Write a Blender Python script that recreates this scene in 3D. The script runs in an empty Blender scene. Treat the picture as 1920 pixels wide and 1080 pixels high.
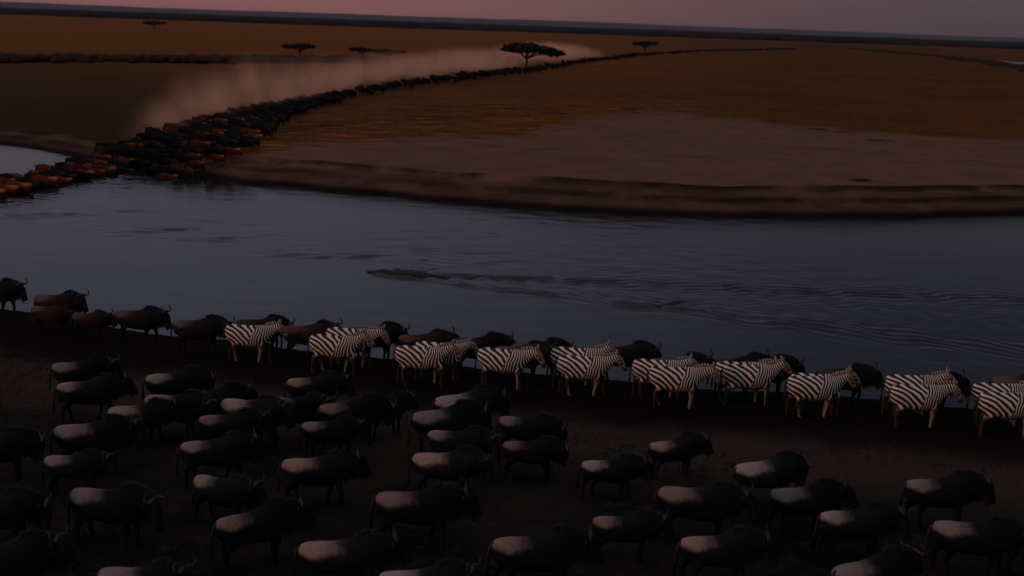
import bpy, bmesh, math, random
import numpy as np
from mathutils import Vector, Matrix
R = math.radians
random.seed(7); rng = np.random.default_rng(7)
scene = bpy.context.scene
C = scene.collection

# ------------------------------------------------------------------ camera
FPX = 2300.0                       # focal length in photo pixels (1920 wide)
CAM_Z = 12.5
PITCH = math.atan(494.7/FPX); ROLL = R(1.97)
cam_d = bpy.data.cameras.new('camera'); cam = bpy.data.objects.new('camera', cam_d); C.objects.link(cam)
cam_d.sensor_width = 36; cam_d.lens = FPX/1920*36
cam_d.clip_start = 0.5; cam_d.clip_end = 60000
ROT = Matrix.Rotation(R(90)-PITCH, 3, 'X') @ Matrix.Rotation(ROLL, 3, 'Z')
cam.matrix_world = Matrix.Translation((0, 0, CAM_Z)) @ ROT.to_4x4()
cam_d.dof.use_dof = True; cam_d.dof.focus_distance = 41; cam_d.dof.aperture_fstop = 0.8
scene.camera = cam

# ------------------------------------------------------------------ sky
SUN_EL, SUN_AZ = R(13.0), R(118)    # azimuth to the left of the view direction (+Y)
sun_dir = Vector((-math.sin(SUN_AZ)*math.cos(SUN_EL), math.cos(SUN_AZ)*math.cos(SUN_EL), math.sin(SUN_EL)))
world = bpy.data.worlds.new('World'); scene.world = world; world.use_nodes = True
wn, wl = world.node_tree.nodes, world.node_tree.links
wn.clear()
def N(t, **kw):
    n = wn.new(t)
    for k, v in kw.items(): setattr(n, k, v)
    return n
sky = N('ShaderNodeTexSky', sky_type='NISHITA', sun_disc=False, sun_elevation=SUN_EL, sun_rotation=-SUN_AZ)
sky.air_density = 1.0; sky.dust_density = 2.0
bg1 = N('ShaderNodeBackground'); bg1.inputs[1].default_value = 0.016
tint = N('ShaderNodeMix', data_type='RGBA', blend_type='MULTIPLY'); tint.inputs[0].default_value = 1
wl.new(sky.outputs[0], tint.inputs[6]); tint.inputs[7].default_value = (1, .80, .95, 1); wl.new(tint.outputs[2], bg1.inputs[0])
# dusk glow: the pink and slate bands of the evening sky, by height and by direction
tc = N('ShaderNodeTexCoord'); sep = N('ShaderNodeSeparateXYZ'); wl.new(tc.outputs['Generated'], sep.inputs[0])
el = N('ShaderNodeMath', operation='ARCSINE'); wl.new(sep.outputs[2], el.inputs[0])
def wramp(stops, src, lo, hi):
    mr = N('ShaderNodeMapRange'); mr.inputs[1].default_value = lo; mr.inputs[2].default_value = hi
    wl.new(src, mr.inputs[0])
    r = N('ShaderNodeValToRGB'); wl.new(mr.outputs[0], r.inputs[0])
    e = r.color_ramp.elements
    e[0].position, e[0].color = stops[0][0], (*stops[0][1], 1)
    e[1].position, e[1].color = stops[-1][0], (*stops[-1][1], 1)
    for p, c in stops[1:-1]:
        k = e.new(p); k.color = (*c, 1)
    return r
GLOW_L = [(0, (.25,.095,.090)), (.015, (.20,.080,.082)), (.05, (.095,.075,.092)), (.13, (.105,.108,.148)), (.35, (.15,.155,.20)), (1, (.42,.40,.42))]
GLOW_R = [(0, (.048,.033,.048)), (.02, (.044,.030,.046)), (.06, (.026,.022,.028)), (.13, (.008,.0065,.009)), (.35, (.032,.030,.042)), (1, (.42,.40,.42))]
GLOW_B = [(0, (.020,.018,.022)), (.10, (.022,.020,.024)), (.22, (.05,.05,.06)), (.45, (.20,.19,.21)), (.7, (.36,.34,.36)), (1, (.42,.40,.42))]
rl = wramp(GLOW_L, el.outputs[0], 0, math.pi/2); rr = wramp(GLOW_R, el.outputs[0], 0, math.pi/2); rb = wramp(GLOW_B, el.outputs[0], 0, math.pi/2)
def waz(vec, lo, hi):
    dt = N('ShaderNodeVectorMath', operation='DOT_PRODUCT'); wl.new(tc.outputs['Generated'], dt.inputs[0]); dt.inputs[1].default_value = vec
    az = N('ShaderNodeMapRange', interpolation_type='SMOOTHERSTEP'); wl.new(dt.outputs['Value'], az.inputs[0])
    az.inputs[1].default_value = lo; az.inputs[2].default_value = hi; return az.outputs[0]
mx0 = N('ShaderNodeMix', data_type='RGBA'); wl.new(waz((-1, 0, 0), -.45, .35), mx0.inputs[0])
wl.new(rr.outputs[0], mx0.inputs[6]); wl.new(rl.outputs[0], mx0.inputs[7])
mx = N('ShaderNodeMix', data_type='RGBA'); wl.new(waz((.30, -.95, 0), -.2, .5), mx.inputs[0])
wl.new(mx0.outputs[2], mx.inputs[6]); wl.new(rb.outputs[0], mx.inputs[7])
bg2 = N('ShaderNodeBackground'); wl.new(mx.outputs[2], bg2.inputs[0]); bg2.inputs[1].default_value = 1.0
add = N('ShaderNodeAddShader'); wl.new(bg1.outputs[0], add.inputs[0]); wl.new(bg2.outputs[0], add.inputs[1])
wo = N('ShaderNodeOutputWorld'); wl.new(add.outputs[0], wo.inputs[0])

sl = bpy.data.lights.new('sun', 'SUN'); sun = bpy.data.objects.new('sun', sl); C.objects.link(sun)
sl.energy = 0.40; sl.angle = R(6.0); sl.color = (1, .50, .30)
sun.rotation_euler = sun_dir.to_track_quat('Z', 'Y').to_euler(); sun.location = (0, 0, 60)

vs = scene.view_settings
vs.view_transform = 'Standard'; vs.look = 'None'; vs.exposure = 0; vs.gamma = 1; vs.use_curve_mapping = False
cy = scene.cycles
cy.use_denoising = True; cy.max_bounces = 4; cy.diffuse_bounces = 2; cy.glossy_bounces = 3
cy.transmission_bounces = 2; cy.volume_bounces = 1; cy.volume_step_rate = 2.0; cy.volume_max_steps = 64
cy.use_adaptive_sampling = True; cy.adaptive_threshold = 0.02; cy.sample_clamp_indirect = 3

# ------------------------------------------------------------------ helpers
def ray(px, py):
    return ROT @ Vector(((px-960)/FPX, -(py-540)/FPX, -1))
def G(px, py, z=0.0):
    d = ray(px, py); t = (z-CAM_Z)/d.z
    return Vector((d.x*t, d.y*t, z))
def tag(o, label=None, cat=None, group=None, kind=None):
    if label: o['label'] = label
    if cat: o['category'] = cat
    if group: o['group'] = group
    if kind: o['kind'] = kind
    return o
def link(name, me, parent=None, mat=None, smooth=True):
    o = bpy.data.objects.new(name, me); C.objects.link(o)
    if mat and not me.materials: me.materials.append(mat)
    if parent: o.parent = parent
    if smooth: me.shade_smooth()
    return o
def mesh_np(name, co, faces):
    me = bpy.data.meshes.new(name)
    me.from_pydata([tuple(c) for c in co], [], [tuple(f) for f in faces]); me.update()
    return me
def fattr(me, name, arr):
    a = me.attributes.new(name, 'FLOAT', 'POINT'); a.data.foreach_set('value', np.asarray(arr, dtype=np.float32))
def coords(me):
    a = np.empty(len(me.vertices)*3, np.float32); me.vertices.foreach_get('co', a); return a.reshape(-1, 3)
def sstep(a, b, x):
    t = np.clip((x-a)/(b-a), 0, 1); return t*t*(3-2*t)

class Mat:
    """small node-tree writer"""
    def __init__(s, name, rough=.8, spec=.3):
        s.m = bpy.data.materials.new(name); s.m.use_nodes = True
        s.n, s.l = s.m.node_tree.nodes, s.m.node_tree.links
        s.b = s.n['Principled BSDF']; s.b.inputs['Roughness'].default_value = rough
        s.b.inputs['Specular IOR Level'].default_value = spec
    def node(s, t, ins=None, **kw):
        n = s.n.new(t)
        for k, v in kw.items(): setattr(n, k, v)
        for k, v in (ins or {}).items(): s.put(n.inputs[k], v)
        return n
    def put(s, sock, v):
        if isinstance(v, bpy.types.NodeSocket): s.l.new(v, sock)
        elif isinstance(v, (tuple, list)) and len(v) == 3 and sock.type == 'RGBA': sock.default_value = (*v, 1)
        else: sock.default_value = v
    def attr(s, name): return s.node('ShaderNodeAttribute', attribute_name=name).outputs['Fac']
    def pos(s, kind='Object'): return s.node('ShaderNodeTexCoord').outputs[kind]
    def scaled(s, v, sc, rot=(0,0,0)): return s.node('ShaderNodeMapping', {0: v, 3: sc, 2: rot}).outputs[0]
    def noise(s, v, scale, detail=4, rough=.55):
        return s.node('ShaderNodeTexNoise', {'Vector': v, 'Scale': scale, 'Detail': detail, 'Roughness': rough}).outputs['Fac']
    def math(s, op, a, b=0.0): return s.node('ShaderNodeMath', {0: a, 1: b}, operation=op).outputs[0]
    def step(s, x, a, b, lo=0.0, hi=1.0): return s.node('ShaderNodeMapRange', {0: x, 1: a, 2: b, 3: lo, 4: hi}, interpolation_type='SMOOTHSTEP').outputs[0]
    def mix(s, f, a, b): return s.node('ShaderNodeMix', {0: f, 6: a, 7: b}, data_type='RGBA').outputs[2]
    def mul(s, a, b): return s.node('ShaderNodeMix', {0: 1.0, 6: a, 7: b}, data_type='RGBA', blend_type='MULTIPLY').outputs[2]
    def color(s, c): s.put(s.b.inputs['Base Color'], c)
    def bump(s, h, strength=.5, dist=.02):
        s.l.new(s.node('ShaderNodeBump', {'Height': h, 'Strength': strength, 'Distance': dist}).outputs[0], s.b.inputs['Normal'])

# ------------------------------------------------------------------ river outline and terrain height
near_px = [(-300,556),(-120,572),(0,583),(60,592),(130,603),(205,620),(270,630),(400,641),(540,658),(690,675),(860,691),(1010,706),
           (1160,720),(1340,736),(1500,742),(1610,752),(1780,768),(1920,784),(2300,822)]
far_px = [(-300,246),(0,268),(80,279),(150,293),(215,306),(290,319),(340,323),(400,331),(450,343),(545,349),(640,358),(760,369),(900,381),(1050,392),
          (1200,399),(1350,402),(1500,405),(1700,405),(1920,401),(2500,404)]
NEAR = [(-420, 190), (-160, 92)] + [tuple((G(x, y, .9)+Vector((.5, 1.7, 0))).xy) for x, y in near_px] + [(90, 14), (300, -45), (520, -110)]
FAR = [(-420, 270), (-160, 165)] + [tuple(G(x, y).xy) for x, y in far_px] + [(140, 97), (520, 110)]
def densify(pl, step=1.2, jit=.22, seed=1):
    r = np.random.default_rng(seed); out = []
    for a, b in zip(pl[:-1], pl[1:]):
        a, b = np.array(a), np.array(b); L = np.linalg.norm(b-a); n = max(1, int(L/step)) if L < 60 else max(1, int(L/8))
        for i in range(n): out.append(a+(b-a)*i/n)
    out.append(np.array(pl[-1])); out = np.array(out)
    k = r.normal(0, 1, len(out)); k = np.convolve(k, np.ones(3)/3, 'same')
    out[:, 1] += k*jit
    return out
NEARd, FARd = densify(NEAR, seed=3, jit=.15), densify(FAR, seed=5, jit=.35)
def pline_dist(P, L):
    best = np.full(len(P), 1e9)
    for a, b in zip(L[:-1], L[1:]):
        ab = b-a; t = np.clip(((P-a)@ab)/max(ab@ab, 1e-9), 0, 1)
        q = P-(a+t[:, None]*ab)
        best = np.minimum(best, np.einsum('ij,ij->i', q, q))
    return np.sqrt(best)
def river(P):
    """signed distances: near bank (+ on near land), far bank (+ on far land)"""
    yn = np.interp(P[:, 0], NEARd[:, 0], NEARd[:, 1]); yf = np.interp(P[:, 0], FARd[:, 0], FARd[:, 1])
    dn = np.abs(yn-P[:, 1])*.97; df = np.abs(P[:, 1]-yf)
    m = (P[:, 1] > 10) & (P[:, 1] < 190) & (np.abs(P[:, 0]) < 130)
    if m.any():
        cn = m & (dn < 25); cf = m & (df < 40)
        if cn.any(): dn[cn] = pline_dist(P[cn], NEARd)
        if cf.any(): df[cf] = pline_dist(P[cf], FARd)
    return np.where(P[:, 1] < yn, dn, -dn), np.where(P[:, 1] > yf, df, -df)
_pf = [(rng.uniform(-1, 1, 2)*f, rng.uniform(0, 6.28), a) for f, a in
       [(.05,.25)]*3+[(.13,.10)]*4+[(.4,.045)]*6+[(1.1,.018)]*8+[(2.7,.008)]*10]
def wob(P):
    h = np.zeros(len(P))
    for k, p, a in _pf: h += a*np.sin(P@k+p)
    return h
POOL = [tuple(G(x, y, 1.7).xy) for x, y in [(1858,112),(1920,115),(2100,127),(2100,137),(1920,124)]]
def inpoly(P, poly):
    x, y = P[:, 0], P[:, 1]; r = np.zeros(len(P), bool); n = len(poly)
    for i in range(n):
        x1, y1 = poly[i]; x2, y2 = poly[(i+1) % n]
        c = ((y1 > y) != (y2 > y)) & (x < (x2-x1)*(y-y1)/(y2-y1+1e-12)+x1); r ^= c
    return r
def height(P):
    P = np.asarray(P, float); dn, df = river(P)
    w = wob(P)
    hn = np.interp(dn, [-6, -1, 0, .35, 1.1, 6, 60], [-1.5, -.5, 0, .35, .85, .92, 1.0])
    # the far bank: a low wet cut, a mud terrace, then the scarp under the sand
    k = np.clip((P[:, 0]+36)/18, .25, 1)
    dd = df+.35*np.sin(P[:, 0]*.11)+.12*np.sin(P[:, 0]*.9+1)
    hf = np.interp(dd, [-6, -1, 0, .12, .42, 2.2, 2.4, 4.7, 4.9, 12, 60], [-1.5, -.5, 0, .08, .42, .56, .84, .97, 1.30, 1.36, 1.45])
    hf = np.where(hf > 0, hf*(.55+.45*k), hf)
    land_n, land_f = dn > 0, df > 0
    h = np.where(land_n, hn, np.where(land_f, hf, np.maximum(hn, hf)))
    amp = np.where(land_n, sstep(0, 3, dn)*.25, np.where(land_f, sstep(0, 5, df)*.45+.06, 0))
    fade = np.clip(400/np.maximum(P[:, 1], 1), 0, 1)
    h = h+np.clip(w, -.35, .5)*amp*fade
    return np.where(inpoly(P, POOL), 1.3, h)
def hz(x, y): return float(height(np.array([[x, y]]))[0])

def polar_grid(ys, us, wid):
    Y, U = np.meshgrid(ys, us, indexing='ij'); X = U*wid(Y)
    return X, Y
def grid_mesh(name, X, Y, Z):
    ny, nx = X.shape
    me = bpy.data.meshes.new(name); nv = nx*ny
    me.vertices.add(nv); me.vertices.foreach_set('co', np.stack([X, Y, Z], -1).astype(np.float32).ravel())
    i = np.arange(nv).reshape(ny, nx)
    q = np.stack([i[:-1, :-1], i[:-1, 1:], i[1:, 1:], i[1:, :-1]], -1).reshape(-1, 4)
    me.loops.add(q.size); me.loops.foreach_set('vertex_index', q.ravel().astype(np.int32))
    me.polygons.add(len(q)); me.polygons.foreach_set('loop_start', (np.arange(len(q))*4).astype(np.int32))
    me.update(calc_edges=True); me.validate(); return me

ys = np.concatenate([np.arange(-60, 14, 3), np.arange(14, 55, .22), np.arange(55, 140, .26), np.geomspace(140, 1200, 260), np.geomspace(1220, 26000, 60)])
us = np.sinh(np.linspace(-3.2, 3.2, 420)*.9); us = us/us.max()
us = np.sign(us)*(np.abs(us)*.45+.55*np.abs(np.linspace(-1, 1, 420)))
X, Y = polar_grid(ys, us, lambda y: 42+.62*np.maximum(y, 0)+np.maximum(-y, 0)*.4+np.maximum(y-60,0)*.25)
P = np.stack([X.ravel(), Y.ravel()], -1)
H = height(P).reshape(X.shape)
gme = grid_mesh('ground', X, Y, H)
dn, df = river(P)
SAND = [tuple(G(x, y, 1.3).xy) for x, y in [(430,300),(500,276),(640,268),(800,263),(980,258),(1050,240),(1080,222),(1250,212),(1430,234),(1600,250),(1780,258),(1990,268),(2500,290),(2500,402),(1920,403),(1500,405),(900,381),(450,343)]]
S = np.array(SAND+[SAND[0]])
near_sand = (Y.ravel() > 60) & (Y.ravel() < 260)
sd = np.full(len(P), -99.0)
sd[near_sand] = pline_dist(P[near_sand], S)*np.where(inpoly(P[near_sand], SAND), 1, -1)
fattr(gme, 'sandw', np.clip(sd, -99, 20)); fattr(gme, 'sand', np.clip(sd, -20, 20)); fattr(gme, 'near', np.clip(dn, -5, 30)); fattr(gme, 'bank', np.clip(df, -5, 40))
fattr(gme, 'hgt', H.ravel())
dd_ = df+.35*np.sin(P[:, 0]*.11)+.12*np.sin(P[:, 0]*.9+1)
fattr(gme, 'scarp', np.maximum(np.exp(-((dd_-2.35)/.30)**2)*.8, np.exp(-((dd_-4.95)/.32)**2)))  # mask for shade painted on the steep bank faces
gx, gy = P[:, 0], P[:, 1]
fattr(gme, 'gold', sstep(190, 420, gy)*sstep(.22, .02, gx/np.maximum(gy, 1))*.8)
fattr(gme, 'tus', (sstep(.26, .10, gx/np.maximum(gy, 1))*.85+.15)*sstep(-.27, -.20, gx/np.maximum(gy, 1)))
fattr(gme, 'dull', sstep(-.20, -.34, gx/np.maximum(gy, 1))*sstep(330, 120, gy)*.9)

M = {}
g = Mat('ground_soil', 1.0, .02); p = g.pos()
nb = g.noise(p, .035, 3); nm = g.noise(p, .35, 5, .6); nf = g.noise(p, 3.0, 5, .65)
stre = g.noise(g.scaled(p, (.10, .42, 1)), 1.0, 5, .6)
stre2 = g.noise(g.scaled(p, (.3, 1.2, 1), (0, 0, R(8))), 1.0, 4, .6)
grass = g.mix(g.step(nb, .35, .65), (.082, .0325, .010), (.104, .039, .012))
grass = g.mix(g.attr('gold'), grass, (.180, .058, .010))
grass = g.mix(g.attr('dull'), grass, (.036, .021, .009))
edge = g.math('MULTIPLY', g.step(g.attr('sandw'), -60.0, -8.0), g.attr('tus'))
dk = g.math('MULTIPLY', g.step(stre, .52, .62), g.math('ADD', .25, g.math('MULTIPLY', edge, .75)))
grass = g.mix(dk, grass, (.014, .009, .005))  # tussock shadows painted as dark streaks
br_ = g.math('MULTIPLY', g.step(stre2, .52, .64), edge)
grass = g.mix(br_, grass, (.27, .098, .024))  # tussock highlights painted as bright streaks
sand = g.mix(g.step(nm, .35, .7), (.120, .062, .042), (.160, .082, .056))
sand = g.mix(g.step(stre, .60, .72), sand, (.075, .036, .030))
sm = g.math('ADD', g.attr('sand'), g.math('MULTIPLY', g.math('SUBTRACT', stre, .5), 26.0))
col = g.mix(g.step(sm, -.8, 1.0), grass, sand)
mud = g.mix(g.step(nm, .4, .62), (.060, .032, .023), (.100, .052, .037))
bk = g.math('ADD', g.attr('bank'), g.math('MULTIPLY', g.math('SUBTRACT', nm, .5), 2.4))
col = g.mix(g.step(bk, 4.3, 5.4), mud, col)
col = g.mix(g.math('MULTIPLY', g.attr('scarp'), g.step(g.noise(p, .16, 4, .6), .36, .52)), col, (.018, .009, .007))  # steep faces painted dark as if in shade
wet = g.step(g.attr('hgt'), .10, .46)
col = g.mix(wet, (.012, .009, .010), col)
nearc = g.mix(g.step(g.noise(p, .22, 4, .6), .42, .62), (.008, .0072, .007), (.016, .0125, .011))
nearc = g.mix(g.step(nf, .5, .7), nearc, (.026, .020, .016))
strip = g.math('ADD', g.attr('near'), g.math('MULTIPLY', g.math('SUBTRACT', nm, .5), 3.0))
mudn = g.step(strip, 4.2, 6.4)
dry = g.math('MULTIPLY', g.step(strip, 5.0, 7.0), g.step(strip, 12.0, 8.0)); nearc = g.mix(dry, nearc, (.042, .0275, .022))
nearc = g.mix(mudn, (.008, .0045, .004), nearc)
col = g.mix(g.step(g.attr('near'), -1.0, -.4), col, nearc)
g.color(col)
g.bump(g.math('ADD', nf, g.math('MULTIPLY', nm, 2.0)), .5, .12)
M['ground'] = g.m
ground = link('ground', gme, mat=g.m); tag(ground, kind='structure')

# ------------------------------------------------------------------ water with real ripples and wakes
wy = np.concatenate([np.arange(30, 108, .115), np.geomspace(108.5, 1500, 130)])
wx = np.linspace(-1, 1, 640)
X, Y = polar_grid(wy, wx, lambda y: 24+.36*y+np.maximum(y-110, 0)*.8)
def ripple(X, Y):
    Z = np.zeros_like(X); r = np.random.default_rng(11)
    for i in range(26):
        lam = r.uniform(.5, 3.2); th = r.normal(1.45, .5); k = 2*math.pi/lam
        Z += .0021*lam**.8*np.sin(k*(X*math.cos(th)+Y*math.sin(th))+r.uniform(0, 6.28)+.6*np.sin(X*.21+i)+.5*np.sin(Y*.17+2*i))
    patch = .35+.65*sstep(-.3, .8, np.sin(X*.13+1.3*np.sin(Y*.11))+.6*np.sin(Y*.22+X*.05))
    Z *= .55*patch*np.clip(1.4-(Y-40)/90, .15, 1)*(1-.7*sstep(5, 26, X))
    return Z
def wake(X, Y, src, dirv, length, spread, amp, lam):
    d = np.array(dirv)/np.linalg.norm(dirv); ax = (X-src[0])*d[0]+(Y-src[1])*d[1]; ay = -(X-src[0])*d[1]+(Y-src[1])*d[0]
    half = .25+ax*spread
    e = np.exp(-((np.abs(ay)-half)/(.25+ax*.045))**2)*sstep(0, .8, ax)*np.exp(-np.maximum(ax, 0)/length)
    e = np.where(ax > 0, e, 0)
    ins = np.where((ax > 0) & (np.abs(ay) < half), 1, 0)*np.exp(-np.maximum(ax, 0)/length)*.35
    ph = 2*math.pi/lam*(ax*.32-np.abs(ay)+.3*np.sin(ax*1.1)+.2*np.sin(ax*2.3+ay))
    br = .35+.65*sstep(-1, 1, np.sin(ax*1.7+ay*.8)+np.sin(ax*.63-ay*1.9)+.7*np.sin(ax*3.1+ay))
    return amp*br*(e*np.sin(ph+.9*np.sin(ax*.8+ay*1.7))+ins*np.sin(2*math.pi/(lam*1.7)*ax+1.5*np.sin(ay*1.3)))
Z = ripple(X, Y)
croc = G(700, 512); cdir = G(860, 527)-croc; croc2 = G(1235, 570)
Z += wake(X, Y, croc.xy, (cdir.x, cdir.y+.3), 16, .17, .15, .80)
Z += wake(X, Y, G(735, 512).xy, (.75, 1.0), 4.5, .25, .07, .6)
Z += wake(X, Y, croc2.xy, (.9, -.10), 6, .22, .022, .55)
Z += wake(X, Y, G(900, 520).xy, (1, -.35), 8, .12, .05, .8)
def choppy(X, Y, seed, lo, hi, th0, spread, n=22):
    r = np.random.default_rng(seed); o = np.zeros_like(X)
    for i in range(n):
        k = 2*math.pi/r.uniform(lo, hi); th = r.normal(th0, spread)
        o += np.sin(k*(X*math.cos(th)+Y*math.sin(th))+r.uniform(0, 6.28))
    return o/math.sqrt(n)
gate = sstep(-.2, 1.1, choppy(X, Y, 31, 3, 9, 1.8, .5, 10))
for (qx, qy, ax_, ay_, am) in [(300, 425, 9, 5, .05), (480, 455, 7, 4, .045), (620, 480, 5, 4, .05), (1100, 520, 6, 4, .022), (830, 470, 5, 2.5, .035), (1180, 505, 3, 1.5, .03), (120, 400, 7, 5, .05)]:
    q = G(qx, qy); tt_ = sstep(1, .1, np.sqrt(((X-q.x)/ax_)**2+((Y-q.y)/ay_)**2))
    Z += am*tt_*gate*choppy(X, Y, int(qx), .7, 2.2, 1.75, .35)
Z += .03*np.exp(-pline_dist(np.stack([X.ravel(), Y.ravel()], -1), np.array([G(-200, 408).xy, G(0, 372).xy, G(140, 341).xy, G(290, 316).xy])).reshape(X.shape)**2/9)*np.sin(X*5.1+2*np.sin(Y*2.3))*np.sin(Y*4.3+1.5*np.sin(X*1.7))
wme = grid_mesh('river', X, Y, Z)
w = Mat('river_water', .05, .5); p = w.pos()
w.color(w.mix(w.noise(p, .05, 2), (.006, .007, .009), (.010, .009, .010))); w.b.inputs['IOR'].default_value = 1.33
w.b.inputs['Roughness'].default_value = .09
w.bump(w.math('ADD', w.noise(w.scaled(p, (1, 1.6, 1)), 2.2, 4, .55), w.math('MULTIPLY', w.noise(w.scaled(p, (.35, 1, 1), (0, 0, R(-10))), .5, 3), 1.2)), .10, .10)
M['water'] = w.m
tag(link('river', wme, mat=w.m), kind='structure')

pb_ = [G(x, y, 1.72) for x, y in [(1866,113),(1920,117),(2100,129),(2100,134),(1920,122),(1890,117)]]
pv_ = [tuple(v) for v in pb_]; tag(link('pond', mesh_np('pond', pv_, [tuple(range(len(pv_)))]), mat=w.m, smooth=False), kind='structure')

# ------------------------------------------------------------------ animals: rings, limbs, voxel skin
def loft(V, F, rings, n=18):
    """rings: list of arrays (n,3) -> closed tube"""
    b = len(V)
    for r in rings: V.extend(map(tuple, r))
    for i in range(len(rings)-1):
        for j in range(n):
            a0, a1 = b+i*n+j, b+i*n+(j+1) % n
            F.append((a0, a1, a1+n, a0+n))
    F.append(tuple(b+j for j in range(n))[::-1]); F.append(tuple(b+(len(rings)-1)*n+j for j in range(n)))
def torso(V, F, prof, n=20):
    t = np.arange(n)/n*2*math.pi; rings = []
    xs = [q[0] for q in prof]
    for k in np.linspace(0, len(prof)-1, (len(prof)-1)*3+1):      # smooth the profile
        x, zc, hw, hh = [np.interp(k, range(len(prof)), [q[c] for q in prof]) for c in range(4)]
        z = zc+hh*np.cos(t); y = hw*np.sin(t)*(1-.10*np.cos(t))
        rings.append(np.stack([np.full(n, x), y, z], -1))
    loft(V, F, rings, n)
def tube(V, F, pts, rad, n=12, flat=1.0):
    pts = [Vector(q) for q in pts]; rings = []
    for i, q in enumerate(pts):
        d = (pts[min(i+1, len(pts)-1)]-pts[max(i-1, 0)]).normalized()
        s = Vector((0, 1, 0)); s = (s-d*s.dot(d))
        s = s.normalized() if s.length > .1 else Vector((1, 0, 0)); u = d.cross(s)
        r = rad[i] if isinstance(rad[i], tuple) else (rad[i]*flat, rad[i])
        rings.append([q+s*(r[0]*math.cos(a))+u*(r[1]*math.sin(a)) for a in [k/n*2*math.pi for k in range(n)]])
    loft(V, F, rings, n)
def skin(name, V, F, vox, it=9):
    me = bpy.data.meshes.new(name); me.from_pydata(V, [], F); me.update()
    bm = bmesh.new(); bm.from_mesh(me); bmesh.ops.recalc_face_normals(bm, faces=bm.faces); bm.to_mesh(me); bm.free()
    o = bpy.data.objects.new(name, me); C.objects.link(o)
    m = o.modifiers.new('r', 'REMESH'); m.mode = 'VOXEL'; m.voxel_size = vox
    s = o.modifiers.new('s', 'SMOOTH'); s.factor = .5; s.iterations = it
    dg = bpy.context.evaluated_depsgraph_get(); out = bpy.data.meshes.new_from_object(o.evaluated_get(dg))
    out.name = name; bpy.data.objects.remove(o); bpy.data.meshes.remove(me); out.shade_smooth(); return out
def leg_pts(hip, segs, lens, swing, bend):
    """chain in the xz-plane; angles measured from straight down, forward positive"""
    x, y, z = hip; out = [Vector(hip)]; a = 0
    for L, base in zip(lens, segs):
        a = base+swing; x += math.sin(a)*L; z -= math.cos(a)*L; out.append(Vector((x, y, z)))
    return out
def legs(V, F, kind, ph, vox):
    zb = kind == 'zebra'
    k = 1.0 if zb else 1.02
    for side, fs, hs in ((1, ph[0], ph[2]), (-1, ph[1], ph[3])):
        # front: shoulder, elbow, knee, fetlock, hoof
        y = side*(.135 if zb else .15)
        for hip, lens, base, rads, sw in (
            ((.46, y, .95*k), [.30, .30, .30, .07], [0, 0, 0, .5], [.15 if zb else .17, .115, .058, .047, .052], fs),
            ((-.56, y*1.12, 1.0*k), [.30, .28, .36, .08], [.30, -.62, .06, .5], [.20 if zb else .225, .155, .066, .047, .054], hs)):
            fr = hip[0] > 0
            lift = max(0, sw)*.5
            b = [q for q in base]
            if fr: b[2] -= lift*1.6; b[1] += lift*.3
            else: b[1] -= lift*.5; b[2] += -lift*.2
            pts = leg_pts(hip, b, lens, R(1)*0+sw*.55 if fr else sw*.5, 0)
            dz = pts[-1].z-.02                          # let the foot meet the ground
            hi = pts[0].z
            pts[0].y *= .72
            for q in pts: q.z = hi-(hi-q.z)*(hi-.02)/max(hi-pts[-1].z, .1) if lift < .02 or True else q.z
            f = pts[-1]; pts.append(Vector((f.x+.03, f.y, .0)))
            rr = list(rads)+[.055]
            tube(V, F, pts, rr, 12, .85)
ZPROF = [(-.86,1.03,.07,.10),(-.81,1.01,.17,.22),(-.70,.985,.25,.295),(-.5,.95,.29,.345),(-.25,.905,.31,.37),(0,.88,.325,.39),(.22,.895,.31,.39),(.42,.94,.26,.365),(.57,1.0,.20,.30),(.70,1.09,.145,.235),(.82,1.17,.115,.185),(.93,1.24,.092,.14)]
WPROF = [(-.87,1.00,.09,.11),(-.81,.98,.19,.22),(-.69,.955,.265,.275),(-.48,.925,.30,.315),(-.2,.90,.325,.335),(.05,.91,.33,.37),(.3,.955,.315,.42),(.5,1.01,.285,.435),(.66,1.05,.235,.375),(.80,1.08,.19,.30),(.92,1.11,.155,.24),(1.02,1.13,.125,.18)]
PIV = {'zebra': Vector((.62, 0, 1.08)), 'wildebeest': Vector((.72, 0, 1.08))}
def bend_head(co, kind, nod, turn):
    """bend the neck and head about the withers: nod up/down, turn sideways"""
    pv = PIV[kind]; co = np.array(co, dtype=float); x = co[:, 0]-pv.x+.25*(co[:, 2]-pv.z)*0
    wgt = sstep(-.08, .34, x)*(co[:, 2] > .5)
    a = nod*wgt; b = turn*wgt
    dx, dz = co[:, 0]-pv.x, co[:, 2]-pv.z
    nx = dx*np.cos(a)-dz*np.sin(a); nz = dx*np.sin(a)+dz*np.cos(a)
    y = co[:, 1]; mx_ = nx*np.cos(b)-y*np.sin(b); my = nx*np.sin(b)+y*np.cos(b)
    co[:, 0], co[:, 1], co[:, 2] = mx_+pv.x, my, nz+pv.z
    return co
def set_co(me, co):
    me.vertices.foreach_set('co', np.asarray(co, np.float32).ravel()); me.update()
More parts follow.
